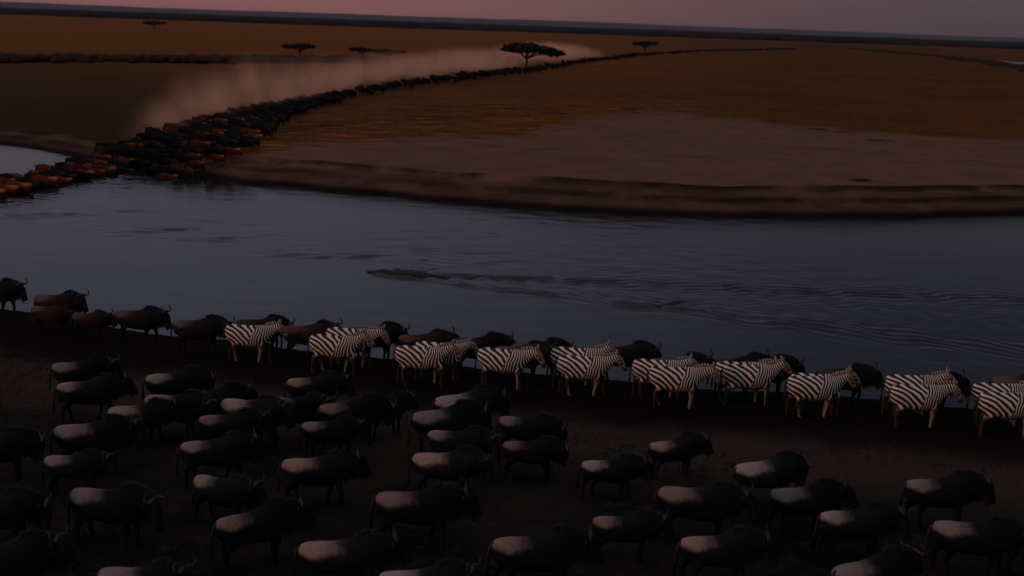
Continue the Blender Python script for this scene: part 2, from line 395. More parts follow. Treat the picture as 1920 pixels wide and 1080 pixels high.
def tufts(base, dirs, L, w, droop=0.0, jit=.2, rnd=random):
    V, F = [], []
    for q, d in zip(base, dirs):
        q = Vector(q); d = (Vector(d)+Vector((rnd.uniform(-jit, jit), rnd.uniform(-jit, jit), rnd.uniform(-jit, jit)))).normalized()
        l = L*rnd.uniform(.7, 1.2); s = d.cross(Vector((rnd.uniform(-1, 1), rnd.uniform(-.3, .3), rnd.uniform(-1, 1)))).normalized()*w; u = d.cross(s).normalized()*w
        m = q+d*l*.5+Vector((0, 0, -droop*l*.15)); e = q+d*l+Vector((0, 0, -droop*l*.6)); b = len(V)
        for c, r in ((q, 1.0), (m, .8)):
            V += [c+s*r, c-s*.5*r+u*.87*r, c-s*.5*r-u*.87*r]
        V.append(e)
        for i in range(3):
            j = (i+1) % 3; F += [(b+i, b+j, b+3+j, b+3+i), (b+3+i, b+3+j, b+6)]
    return V, F

POSES = [(.45,-.35,-.35,.42), (-.40,.42,.38,-.30), (.12,-.20,.28,-.12), (-.15,.5,-.42,.2), (.30,.05,-.1,-.38), (.02,-.05,.05,-.10)]
def zebra_attrs(me, rest):
    x, y, z = rest[:, 0], rest[:, 1], rest[:, 2]
    cx, cz = -1.16, .46
    r = np.sqrt((x-cx)**2+(1.42*(z-cz))**2)
    wobl = .012*np.sin(z*17+y*6)+.010*np.sin(x*13+z*5)
    pa = (r+wobl)/.165
    s = x-.30*(z-.9)*(1-sstep(.25, .6, x)); ang = sstep(.45, .8, x)
    s = s+ang*.55*(z-1.0)
    pb = (s+wobl)/.088
    kd = x-(-.10+.46*(z-.60))
    fattr(me, 'pa', pa); fattr(me, 'pb', pb); fattr(me, 'kd', kd)
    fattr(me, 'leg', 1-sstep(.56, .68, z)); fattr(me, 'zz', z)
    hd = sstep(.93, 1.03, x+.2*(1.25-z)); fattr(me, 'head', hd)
    u = (x-1.03)*.5-(z-1.22)*.87                       # along the face
    fattr(me, 'muz', sstep(.28, .36, u)*hd); fattr(me, 'ph', (u*.35+np.abs(y)*1.4)/.030)
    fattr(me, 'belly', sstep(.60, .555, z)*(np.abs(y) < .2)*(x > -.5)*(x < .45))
z_ = Mat('zebra_coat', .75, .25)
def tri(P_): return z_.math('MULTIPLY', z_.math('ABSOLUTE', z_.math('SUBTRACT', z_.math('FRACT', P_), .5)), 2.0)
pn = z_.noise(z_.pos(), 9.0, 3); wig = z_.math('MULTIPLY', z_.math('SUBTRACT', pn, .5), .28)
ta = z_.step(tri(z_.math('ADD', z_.attr('pa'), wig)), .50, .60)
tb = z_.step(tri(z_.math('ADD', z_.attr('pb'), wig)), .54, .66)
st = z_.math('ADD', z_.math('MULTIPLY', ta, z_.math('LESS_THAN', z_.attr('kd'), 0.0)), z_.math('MULTIPLY', tb, z_.math('GREATER_THAN', z_.attr('kd'), 0.0)))
tl = z_.step(tri(z_.math('MULTIPLY', z_.attr('zz'), 17.0)), .40, .62)
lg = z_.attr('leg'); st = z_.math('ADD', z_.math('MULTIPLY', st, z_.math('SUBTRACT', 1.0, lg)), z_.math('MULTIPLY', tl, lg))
th_ = z_.step(tri(z_.attr('ph')), .35, .65); hd = z_.attr('head')
st = z_.math('ADD', z_.math('MULTIPLY', st, z_.math('SUBTRACT', 1.0, hd)), z_.math('MULTIPLY', th_, hd))
white = z_.mix(z_.noise(z_.pos(), 5, 3), (.74, .62, .57), (.58, .46, .41))
white = z_.mix(lg, white, (.055, .035, .027)); white = z_.mix(hd, white, (.30, .23, .19))  # legs darkened: shade near the ground put into their colour
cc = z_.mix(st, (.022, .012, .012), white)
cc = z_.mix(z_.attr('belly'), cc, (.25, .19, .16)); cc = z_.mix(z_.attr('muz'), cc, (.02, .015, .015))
cc = z_.mix(z_.step(z_.attr('zz'), .09, .05), cc, (.03, .025, .022))
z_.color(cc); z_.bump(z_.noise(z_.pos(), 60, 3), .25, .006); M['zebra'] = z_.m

def fur(name, pale, dark, head):
    m = Mat(name, .85, .08); t = m.attr('tone'); n = m.noise(m.scaled(m.pos(), (3.2, 1, .35)), 7.0, 4)
    n2 = m.noise(m.pos(), 22, 4)
    tt = m.math('ADD', t, m.math('MULTIPLY', m.math('SUBTRACT', n, .5), .35))
    rnd = m.node('ShaderNodeObjectInfo').outputs['Random']; rnd2 = m.math('FRACT', m.math('MULTIPLY', rnd, 17.3))
    tt = m.math('ADD', tt, m.math('MULTIPLY', m.math('SUBTRACT', rnd2, .45), .42))
    tt = m.math('ADD', tt, m.math('MULTIPLY', m.math('SUBTRACT', m.noise(m.pos('Object'), 2.6, 2), .5), .55))
    pale = m.mix(m.math('FRACT', m.math('MULTIPLY', rnd, 7.7)), pale, tuple(q*f for q, f in zip(pale, (.92, .74, .62))))
    c = m.mix(m.step(tt, .0, .85), pale, dark); c = m.mix(m.attr('hd'), c, head)
    c = m.mul(c, m.mix(n2, (.75, .75, .75), (1.25, 1.25, 1.25)))
    c = m.mul(c, m.mix(rnd, (.60, .62, .66), (1.22, 1.16, 1.12)))
    m.color(c); m.bump(m.noise(m.scaled(m.pos(), (1, 1, .6)), 40, 4), .35, .01); return m.m
M['gnu'] = fur('wildebeest_coat', (.25, .205, .195), (.0065, .009, .010), (.008, .007, .008))
M['gnu_brown'] = fur('wildebeest_brown_coat', (.11, .065, .052), (.022, .012, .011), (.014, .009, .009))
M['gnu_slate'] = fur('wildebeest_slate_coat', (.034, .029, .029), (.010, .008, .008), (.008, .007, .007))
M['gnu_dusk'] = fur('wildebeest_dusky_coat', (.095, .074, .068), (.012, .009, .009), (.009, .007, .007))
M['gnu_sunlit'] = fur('wildebeest_sunlit_coat', (.42, .12, .05), (.13, .032, .016), (.03, .014, .012))  # warm sunlight on the herd's near edge put into the coat colour
def wild_attrs(me, rest):
    x, y, z = rest[:, 0], rest[:, 1], rest[:, 2]
    t = sstep(-.62, .18, x)*.9+sstep(.0, .4, x)*.25+.95*sstep(1.12, .86, z+.05*x+.02*np.sin(x*9))+.35*sstep(-.74, -.86, x)*sstep(1.1, .95, z)  # rump pattern along the body; the height term paints shade on the underside
    fattr(me, 'tone', np.clip(t, 0, 1)); fattr(me, 'hd', np.maximum(sstep(.95, 1.06, x), sstep(.62, .48, z)*.85))
def plain(name, col, rough=.7, var=.3, scale=25):
    m = Mat(name, rough, .25 if scale > 6 else .03); n = m.noise(m.pos(), scale, 4)
    m.color(m.mix(n, tuple(c*(1-var) for c in col), tuple(c*(1+var) for c in col))); m.bump(n, .3, .01); return m.m
M['hair'] = plain('black_hair', (.012, .010, .011)); M['horn'] = plain('dark_horn', (.022, .018, .018), .5)
M['tailw'] = plain('tail_hair', (.02, .017, .018)); M['eye'] = plain('dark_eye', (.01, .008, .008), .1)
M['ear'] = plain('ear_fur', (.02, .016, .015))
mm = Mat('zebra_mane', .8, .2); tm = mm.math('MULTIPLY', mm.math('ABSOLUTE', mm.math('SUBTRACT', mm.math('FRACT', mm.attr('pb')), .5)), 2.0)
mm.color(mm.mix(mm.step(tm, .4, .6), (.02, .014, .012), (.40, .32, .28))); M['zmane'] = mm.m
me_ = Mat('zebra_ear', .8, .2); me_.color(me_.mix(me_.noise(me_.pos(), 18, 2), (.05, .035, .03), (.42, .34, .30))); M['zear'] = me_.m

def ear_mesh(pos, side, L, out, w):
    V, F = [], []; p0 = Vector(pos); d = Vector(out); d = Vector((d.x, d.y*side, d.z)).normalized()
    tube(V, F, [p0, p0+d*L*.35, p0+d*L*.75, p0+d*L], [(w*.45, w*.5), (w*.55, w), (w*.4, w*.75), (.006, .008)], 8)
    return V, F
def make_kind(kind, i, vox, nod, turn):
    """returns list of (part name, mesh) for one animal variant"""
    zb = kind == 'zebra'; ph = POSES[i % len(POSES)]
    V, F = [], []
    torso(V, F, ZPROF if zb else WPROF)
    legs(V, F, kind, ph, vox)
    if zb:
        tube(V, F, [(.90,0,1.27),(.98,0,1.255),(1.06,0,1.17),(1.14,0,1.05),(1.21,0,.935),(1.25,0,.87),(1.265,0,.83)],
             [.10,(.098,.125),(.098,.135),(.078,.10),(.062,.075),(.064,.068),.045], 16)
    else:
        tube(V, F, [(.96,0,1.20),(1.04,0,1.21),(1.12,0,1.12),(1.19,0,.98),(1.25,0,.84),(1.285,0,.745),(1.30,0,.70)],
             [.10,(.11,.135),(.112,.14),(.09,.11),(.08,.092),(.098,.09),.065], 16)
    body = skin(kind+'_body', V, F, vox)
    rest = coords(body).copy()
    (zebra_attrs if zb else wild_attrs)(body, rest)
    parts = []
    def part(name, V, F, mat, attrs=None, smooth=True):
        me = bpy.data.meshes.new(kind+'_'+name); me.from_pydata([tuple(v) for v in V], [], F); me.update()
        c = coords(me)
        if attrs is not None:
            x, z = c[:, 0], c[:, 2]; fattr(me, 'pb', (x+.55*(z-1.0))/.088)
        if name != 'tail': set_co(me, bend_head(c, kind, nod, turn))
        if smooth: me.shade_smooth()
        me.materials.append(mat); parts.append((name, me))
    rd = random.Random(100*i+(5 if zb else 9))
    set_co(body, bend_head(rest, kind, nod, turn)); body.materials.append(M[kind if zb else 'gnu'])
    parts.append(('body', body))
    if zb:
        V, F = [], []; prof = np.array(ZPROF)
        xs = np.linspace(.48, .99, 22); top = np.interp(xs, prof[:, 0], prof[:, 1]+prof[:, 3])-.02; top[xs > .93] = 1.36-.0
        tops = [np.interp(x, [.48,.57,.70,.82,.93,.99], [1.30,1.295,1.315,1.345,1.37,1.375]) for x in xs]
        hh = [.05+.055*math.sin(math.pi*min(1, (x-.44)/.42*.8)) for x in xs]
        rings = []
        for x, t, h in zip(xs, tops, hh):
            j = rd.uniform(-.006, .006)
            rings.append([(x, .022, t-.05), (x-.01, .012, t+h*.6), (x-.025, 0, t+h+j), (x-.01, -.012, t+h*.6), (x, -.022, t-.05)])
        for r_ in rings: V += r_
        for k in range(len(rings)-1):
            for j in range(5): F.append((k*5+j, k*5+(j+1) % 5, (k+1)*5+(j+1) % 5, (k+1)*5+j))
        F.append((0,1,2,3,4)); b = (len(rings)-1)*5; F.append((b+4,b+3,b+2,b+1,b))
        part('mane', V, F, M['zmane'], True)
        for s in (1, -1):
            V, F = ear_mesh((.985, s*.06, 1.35), s, .17, (-.05, .35, 1), .045); part('ear', V, F, M['zear'])
            V, F = [], []; tube(V, F, [(1.065, s*.082, 1.20), (1.075, s*.098, 1.185), (1.085, s*.088, 1.17)], [.012, .02, .01], 8); part('eye', V, F, M['eye'])
        V, F = [], []; tube(V, F, [(-.80,0,1.17),(-.88,0,1.10),(-.91,0,.92),(-.92,.01,.75)], [.035,.03,.022,.016], 8)
        a, b = tufts([(-.92+rd.uniform(-.012,.012), rd.uniform(-.012,.012), .80-rd.random()*.12) for _ in range(26)], [(-.05, 0, -1)]*26, .34, .010, 0, .12, rd)
        o = len(V); V += a; F += [tuple(q+o for q in f) for f in b]; part('tail', V, F, M['tailw'])
    else:
        for s in (1, -1):
            V, F = [], []
            pts = [(1.03,s*.02,1.30),(1.045,s*.10,1.305),(1.06,s*.20,1.275),(1.07,s*.285,1.29),(1.065,s*.325,1.37),(1.045,s*.31,1.44),(1.02,s*.25,1.49),(1.01,s*.21,1.505)]
            tube(V, F, pts, [.055,.05,.036,.030,.025,.018,.010,.003], 10)
            part('horn', V, F, M['horn'])
            V, F = ear_mesh((1.0, s*.09, 1.22), s, .17, (-.35, 1, -.15), .04); part('ear', V, F, M['ear'])
            V, F = [], []; tube(V, F, [(1.125, s*.078, 1.10), (1.135, s*.092, 1.085), (1.145, s*.08, 1.07)], [.012, .02, .01], 8); part('eye', V, F, M['eye'])
        base, dirs = [], []
        for _ in range(190):
            u = rd.random(); x = .34+u*.68; z = np.interp(x, [.3,.5,.66,.8,.92,1.04], [1.375,1.445,1.42,1.38,1.35,1.31])-.02
            s = rd.choice((1, -1)); base.append((x, s*rd.uniform(0, .03), z)); dirs.append((-.35, s*.45*rd.random(), .45))
        V, F = tufts(base, dirs, .19, .012, .9, .25, rd); part('mane', V, F, M['hair'], smooth=False)
        base, dirs = [], []
        for _ in range(120):
            u = rd.random(); x = .72+u*.50; z = np.interp(x, [.7,.85,1.0,1.1,1.22], [.80,.86,.93,.93,.80])
            base.append((x, rd.uniform(-.03, .03), z+.02)); dirs.append((-.12, 0, -1))
        V, F = tufts(base, dirs, .27, .012, 0, .12, rd); part('beard', V, F, M['hair'], smooth=False)
        V, F = [], []; tube(V, F, [(-.82,0,1.14),(-.90,0,1.06),(-.93,0,.88),(-.94,.01,.72)], [.04,.035,.028,.02], 8)
        a, b = tufts([(-.935+rd.uniform(-.015,.015), rd.uniform(-.015,.015), .95-rd.random()*.25) for _ in range(46)], [(-.06, 0, -1)]*46, .42, .011, 0, .08, rd)
        o = len(V); V += a; F += [tuple(q+o for q in f) for f in b]; part('tail', V, F, M['tailw'])
    return parts

def merge(parts, name):
    """one low-detail mesh for animals that stand too far off to show their parts"""
    V, F, T, Hd, mi, mats = [], [], [], [], [], []
    for nm, me in parts:
        b = len(V); c = coords(me); V += [tuple(q) for q in c]
        t = np.full(len(c), 1.0); h = np.full(len(c), 1.0)
        if nm == 'body':
            for key, arr in (('tone', t), ('hd', h)): me.attributes[key].data.foreach_get('value', (tmp := np.empty(len(c), np.float32))); arr[:] = tmp
        T += list(t); Hd += list(h); F += [tuple(b+v for v in p_.vertices) for p_ in me.polygons]
    out = mesh_np(name, V, F); fattr(out, 'tone', T); fattr(out, 'hd', Hd); out.shade_smooth(); return out

NODS = [-.05, .08, -.25, .15, -.50, .02]; TURNS = [-.20, .12, -.38, -.45, .05, -.28]
gnus = [make_kind('wildebeest', i, .026, NODS[i], TURNS[i]) for i in range(6)]
zebs = [make_kind('zebra', i, .024, [.02,.16,-.10,.06,.12,-.04][i], [.05,.0,-.10,-.05,.08,-.12][i]) for i in range(6)]
fars = []
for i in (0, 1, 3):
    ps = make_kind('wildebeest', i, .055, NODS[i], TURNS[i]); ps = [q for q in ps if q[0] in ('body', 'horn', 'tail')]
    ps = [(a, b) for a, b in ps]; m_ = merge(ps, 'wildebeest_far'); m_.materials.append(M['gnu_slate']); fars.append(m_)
far_sunlit = [m_.copy() for m_ in fars]
for m_ in far_sunlit: m_.materials.clear(); m_.materials.append(M['gnu_sunlit'])
brown_body = {}

def animal(kind, var, loc, yaw, scale, label, group, brown=None):
    root = bpy.data.objects.new(kind, None); C.objects.link(root); root.empty_display_size = .3
    root.location = loc; root.rotation_euler = (0, 0, yaw); root.scale = (scale,)*3
    tag(root, label, kind, group)
    for nm, me in (zebs if kind == 'zebra' else gnus)[var % 6]:
        if brown and nm == 'body':
            key = (me.name, brown)
            if key not in brown_body:
                c = me.copy(); c.materials.clear(); c.materials.append(M[brown]); brown_body[key] = c
            me = brown_body[key]
        o = bpy.data.objects.new(nm, me); C.objects.link(o); o.parent = root
    return root
def spot(xl, xr, yb, hb):
    """ground point of an animal whose back line shows at row yb and whose body spans xl..xr"""
    xc = (xl+xr)/2; gz = .95
    for _ in range(3):
        p_ = G(xc, yb, gz+hb); gz = hz(p_.x, p_.y)
    return Vector((p_.x, p_.y, gz-.015))
rd = random.Random(42)
GR_Z, GR_B, GR_F = 'zebras walking along the river bank', 'wildebeest in the row along the river edge', 'wildebeest in the foreground herd'
# zebras: left x, right x, back row, label
ZEB = [
 (410,530,607,'leftmost striped zebra, just ahead of the last wildebeest at the left',-4),
 (563,697,627,'second striped zebra from the left, nearer one of an overlapping pair',-4),
 (600,722,616,'zebra mostly hidden behind the second zebra from the left, its head showing ahead',-8),
 (722,862,647,'third near zebra from the left, its head against a partner zebra',-4),
 (762,892,640,'zebra half hidden behind the third near zebra, striped neck showing past it',-8),
 (883,1012,654,'fourth near zebra from the left, short gap behind its rump',-8),
 (1028,1168,666,'fifth near zebra from the left with raised head in front of a dark wildebeest',0),
 (1020,1150,652,'zebra whose striped rump and back show behind the fifth near zebra',-5),
 (1200,1345,688,'sixth near zebra from the left with both pairs of pale legs in view',0),
 (1176,1300,672,'zebra whose bluish striped rump shows behind the sixth near zebra',-4),
 (1336,1482,684,'seventh near zebra from the left, neck raised, in the shade of the row',2),
 (1332,1455,677,'zebra nearly hidden behind the seventh near zebra, a few back stripes showing',0),
 (1454,1606,704,'eighth near zebra, third from the right end, with a well striped neck',2),
 (1472,1600,699,'zebra nearly hidden behind the eighth near zebra, only its back line showing',0),
 (1648,1802,722,'ninth near zebra, second from the right end, chest brightly banded',2),
 (1650,1780,704,'zebra hidden behind the ninth near zebra, hip stripes showing',0),
 (1816,1972,738,'last near zebra, cut off by the right edge of the view',2),
 (1812,1945,719,'zebra behind the last near zebra, rump showing at the right edge',0)]
for i, (a, b, yb, lab, yw) in enumerate(ZEB):
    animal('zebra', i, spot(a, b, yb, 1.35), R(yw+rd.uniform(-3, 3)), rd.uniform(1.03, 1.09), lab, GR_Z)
BNK = [
 (-62,44,527,'wildebeest at the left edge of the picture, only its forequarters and curved horns in view',-10),
 (58,158,550,'wildebeest second from the left in the river row, horns high against the water',-12),
 (133,202,585,'small wildebeest third from the left in the river row, short brown body',-14),
 (205,312,579,'wildebeest with long black tail, clear of the others against the water at the left',-6),
 (313,430,597,'wildebeest directly behind the leftmost zebra, head stretched forward',4),
 (432,542,596,'wildebeest hidden behind the leftmost zebra, back and horns showing',0),
 (524,634,607,'brown sided wildebeest between the first and second near zebras',0),
 (640,762,610,'wildebeest with raised muzzle beyond the head of the second near zebra',4),
 (742,848,624,'wildebeest mostly hidden behind the third zebra, two horns standing up',0),
 (838,955,630,'wildebeest ahead of the third zebra with its head against the river',2),
 (925,1026,646,'wildebeest behind the fourth near zebra, back and horns only',0),
 (950,1068,640,'wildebeest just ahead of the fourth near zebra with upright horns',2),
 (1110,1234,646,'large dark wildebeest standing beyond the head of the fifth near zebra',0),
 (1215,1326,668,'wildebeest behind the sixth near zebra, smooth dark back and head low',2),
 (1330,1442,668,'wildebeest behind the back of the seventh near zebra, one horn raised',0),
 (1382,1492,672,'wildebeest beyond the head of the seventh near zebra, steep dark face',2),
 (1520,1645,688,'dark wildebeest beyond the head of the eighth near zebra',0),
 (1682,1806,702,'dark wildebeest beyond the head of the ninth near zebra, face reaching low',0),
 (1850,1975,702,'wildebeest behind the last near zebra at the right edge',0)]
for i, (a, b, yb, lab, yw) in enumerate(BNK):
    sc_ = .78 if i == 2 else rd.uniform(.98, 1.05)
    animal('wildebeest', [0,3,1,0,2,4,3,2,1,0,5,4,2,3,1,2,0,5,1][i], spot(a, b, yb, 1.30*sc_), R(yw+rd.uniform(-2, 2)), sc_, lab, GR_B, brown='gnu_brown' if i in (2, 5, 6, 8, 10) else 'gnu_dusk')
animal('wildebeest', 4, spot(52, 132, 572, 1.05), R(-12), .8, 'reddish brown young wildebeest in front of the second one at the left', GR_B, 'gnu_brown')
FOR = [
 (70,232,678,'wildebeest at the rear left corner of the herd, both horns against bare soil'),
 (90,240,713,'wildebeest with grey rump overlapping the rear left corner animal'),
 (250,405,698,'wildebeest of the rear rank left of centre, dark back line against bare soil'),
 (330,472,730,'wildebeest just in front of the rear rank left of centre, rump level with its neighbour'),
 (258,400,741,'wildebeest hidden between two others left of centre, only pale rump showing'),
 (190,330,759,'wildebeest with small pinkish rump left of the crowded trio'),
 (412,530,750,'wildebeest with narrow grey rump behind a bright rumped one left of centre'),
 (365,495,777,'wildebeest with bright rump just below the crowded trio left of centre'),
 (520,658,707,'wildebeest of the rear rank under the second zebra'),
 (492,622,746,'dim wildebeest below the rear rank one under the second zebra'),
 (595,720,752,'dark wildebeest, third of a tight line under the second zebra'),
 (664,785,750,'wildebeest turned towards the water at the middle of the rear ranks'),
 (805,940,737,'rear rank wildebeest under the gap between third and fourth zebra'),
 (760,908,766,'wildebeest with pinkish rump just below the rear rank one under the third zebra'),
 (543,690,790,'wildebeest with bright rump in open ground left of centre, middle ranks'),
 (97,248,793,'wildebeest fourth down in the left column, pale rump'),
 (-88,64,818,'wildebeest cut by the left edge, dark head with horns showing, upper one'),
 (62,218,853,'wildebeest fifth down in the left column, broad pale rump'),
 (325,480,824,'wildebeest second down in the column left of centre with bright rump'),
 (788,930,808,'wildebeest in the middle of the herd behind the front of a close trio'),
 (912,1066,783,'wildebeest with reddish face at the right end of the rear crowd, upper of two'),
 (914,1076,827,'wildebeest with warm lit rump at the right end of the rear crowd, lower of two'),
 (762,912,849,'wildebeest with large pale flank left of the lower warm rumped one'),
 (510,678,858,'wildebeest alone at centre left with its face hanging low'),
 (1064,1224,862,'wildebeest with brownish warm rump alone right of centre'),
 (1184,1346,824,'wildebeest at the rear of the right part, head over bare soil'),
 (1354,1522,863,'wildebeest with raised head behind the right hand group'),
 (330,506,897,'wildebeest third down in the column left of centre with warm rump'),
 (112,300,918,'large wildebeest near the lower left, pale rump in open dark ground'),
 (-110,78,930,'dark wildebeest cut by the left edge below the other one'),
 (382,572,958,'wildebeest fourth down in the column left of centre, broad warm rump'),
 (688,876,922,'large wildebeest near bottom centre with horned head clear on the right'),
 (1224,1398,915,'wildebeest right of centre with grey pink rump, head hidden by its neighbour'),
 (1418,1600,913,'very dark wildebeest among the right hand group'),
 (1676,1856,897,'rightmost clear wildebeest with one horn pointing up'),
 (1514,1696,956,'wildebeest with orange patch on its rump at lower right'),
 (1736,1922,980,'dim grey wildebeest at the lower right corner'),
 (1084,1262,968,'wildebeest with grey blue rump right of bottom centre, rear of a staggered pair'),
 (914,1098,1004,'wildebeest right of bottom centre, front of a staggered pair'),
 (1258,1440,1004,'wildebeest near the bottom right with golden patch on its flank'),
 (548,738,1013,'wildebeest at bottom centre left with broad pale rump'),
 (1542,1725,1049,'wildebeest cut by the bottom edge at the right'),
 (-90,98,1020,'wildebeest at the bottom left corner, faint horns only'),
 (172,352,1064,'wildebeest cut by the bottom edge at the left'),
 (698,888,1068,'wildebeest cut by the bottom edge at the centre'),
 (1880,2060,985,'wildebeest just entering at the right edge')]
for i, (a, b, yb, lab) in enumerate(FOR):
    s_ = rd.choice((.84, .93, .97, 1.0, 1.03, 1.07))
    yaw = {11: 48, 34: 6, 33: 10}.get(i, rd.gauss(5, 12))
    animal('wildebeest', rd.randrange(6), spot(a, b, yb, 1.25*s_), R(yaw), s_, lab, GR_F)

# ------------------------------------------------------------------ the far herd
def poisson(poly, r, n, seed, z=1.0):
    rr_ = random.Random(seed); xs_ = [q[0] for q in poly]; ys_ = [q[1] for q in poly]; out = []
    for _ in range(n*60):
        c = (rr_.uniform(min(xs_), max(xs_)), rr_.uniform(min(ys_), max(ys_)))
        if len(out) >= n: break
        if not inpoly(np.array([c]), poly)[0]: continue
        if all(((c[0]-o[0])*.8)**2+(c[1]-o[1])**2 > r*r for o in out): out.append(c)
    return out
def W(pl, z=1.3): return [tuple(G(x, y, z).xy) for x, y in pl]
LEFT_IN = len(FOR)+len(BNK)+1; budget = 298-LEFT_IN
cross = poisson(W([(-60,366),(0,352),(80,331),(150,313),(215,299),(300,300),(296,313),(215,326),(140,340),(60,357),(0,370),(-60,382)], 0), 0.86, 160, 1)
crowd = poisson(W([(222,300),(230,276),(265,260),(300,251),(350,236),(400,221),(480,205),(560,193),(622,184),(640,188),(570,210),(515,236),(500,258),(482,278),(430,292),(340,302),(290,308)]), 1.2, 700, 2)
path = [np.array(G(x, y, 1.3).xy) for x, y in [(600,192),(700,175),(790,165),(860,156),(930,146),(1000,134),(1100,118),(1200,106),(1300,99),(1400,95.5),(1490,93.5)]]
rr_ = random.Random(9); line = []
for a, b in zip(path[:-1], path[1:]):
    L = np.linalg.norm(b-a); d = (b-a)/L; nrm = np.array([-d[1], d[0]])
    dens = 1.5 if L < 70 else (1.1 if L < 120 else .85)
    for _ in range(int(L*dens)):
        line.append(a+d*rr_.uniform(0, L)+nrm*rr_.gauss(0, 1.3))
line.sort(key=lambda c: c[1]); crowd.sort(key=lambda c: c[1])
print('COUNTS cross', len(cross), 'crowd', len(crowd), 'line', len(line), 'budget', budget)
todo = [(c, 'cross') for c in cross]+[(c, 'crowd') for c in crowd]+[(c, 'line') for c in line]
todo_i, todo_s = todo[:budget], todo[budget:]
pts_h = height(np.array([c for c, _ in todo]))
LBL = {'cross': ('wildebeest wading across the river in the far column, water at its legs', 'wildebeest crossing the river'),
       'crowd': ('wildebeest packed in the distant herd coming down to the river on the far bank', 'wildebeest crowding the far bank'),
       'line': ('wildebeest strung out in the single far line across the golden plain', 'wildebeest in the line across the plain')}
LBR = {'cross': 'rusty orange lit wildebeest wading at the near side of the crossing column', 'crowd': 'rusty orange lit wildebeest at the near edge of the distant packed herd'}
def far_yaw(c, k):
    i = min(range(len(path)-1), key=lambda j: abs(path[j][1]-c[1])); d = path[i]-path[i+1]
    a = math.atan2(d[1], d[0]) if k != 'cross' else math.atan2(-11, -20)
    if k == 'crowd': a = R(-125)
    return a+rr_.gauss(0, .28)
sv, sf, st_, sh_, soff = [], [], [], [], 0
near_c = [t_ for t_ in todo if t_[1] != 'line']
for idx, (c, k) in enumerate(todo):
    z = -.50 if k == 'cross' and pts_h[idx] < .1 else (float(pts_h[idx])-.02)
    v = rr_.randrange(3); a = far_yaw(c, k); s = rr_.uniform(.74, .98)
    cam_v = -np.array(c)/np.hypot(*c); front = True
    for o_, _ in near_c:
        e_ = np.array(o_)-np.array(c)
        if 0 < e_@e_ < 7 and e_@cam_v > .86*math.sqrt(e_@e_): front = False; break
    br = k != 'line' and rr_.random() < ((.95 if front else .35) if k == 'cross' else (.85 if front else .14))  # mostly near-edge animals get the coat with sunlight painted in
    if idx < budget:
        o = bpy.data.objects.new('wildebeest', (far_sunlit if br else fars)[v]); C.objects.link(o)
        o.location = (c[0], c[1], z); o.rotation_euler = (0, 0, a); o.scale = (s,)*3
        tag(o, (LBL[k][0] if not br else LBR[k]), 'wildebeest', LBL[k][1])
    else:
        co = coords(fars[v]).astype(float)*s; ca, sa = math.cos(a), math.sin(a)
        sv.append(np.stack([co[:, 0]*ca-co[:, 1]*sa+c[0], co[:, 0]*sa+co[:, 1]*ca+c[1], co[:, 2]+z], -1))
        sf += [tuple(soff+q for q in p_.vertices) for p_ in fars[v].polygons]; soff += len(co)
        for key, lst in (('tone', st_), ('hd', sh_)):
            t_ = np.empty(len(co), np.float32); fars[v].attributes[key].data.foreach_get('value', t_); lst.append(t_)
if sv:
    me = mesh_np('distant_herd', np.concatenate(sv), sf); fattr(me, 'tone', np.concatenate(st_)); fattr(me, 'hd', np.concatenate(sh_))
    tag(link('distant_herd', me, mat=M['gnu_slate']), 'thin dark line of far wildebeest trailing to the horizon across the plain', 'herd', kind='stuff')

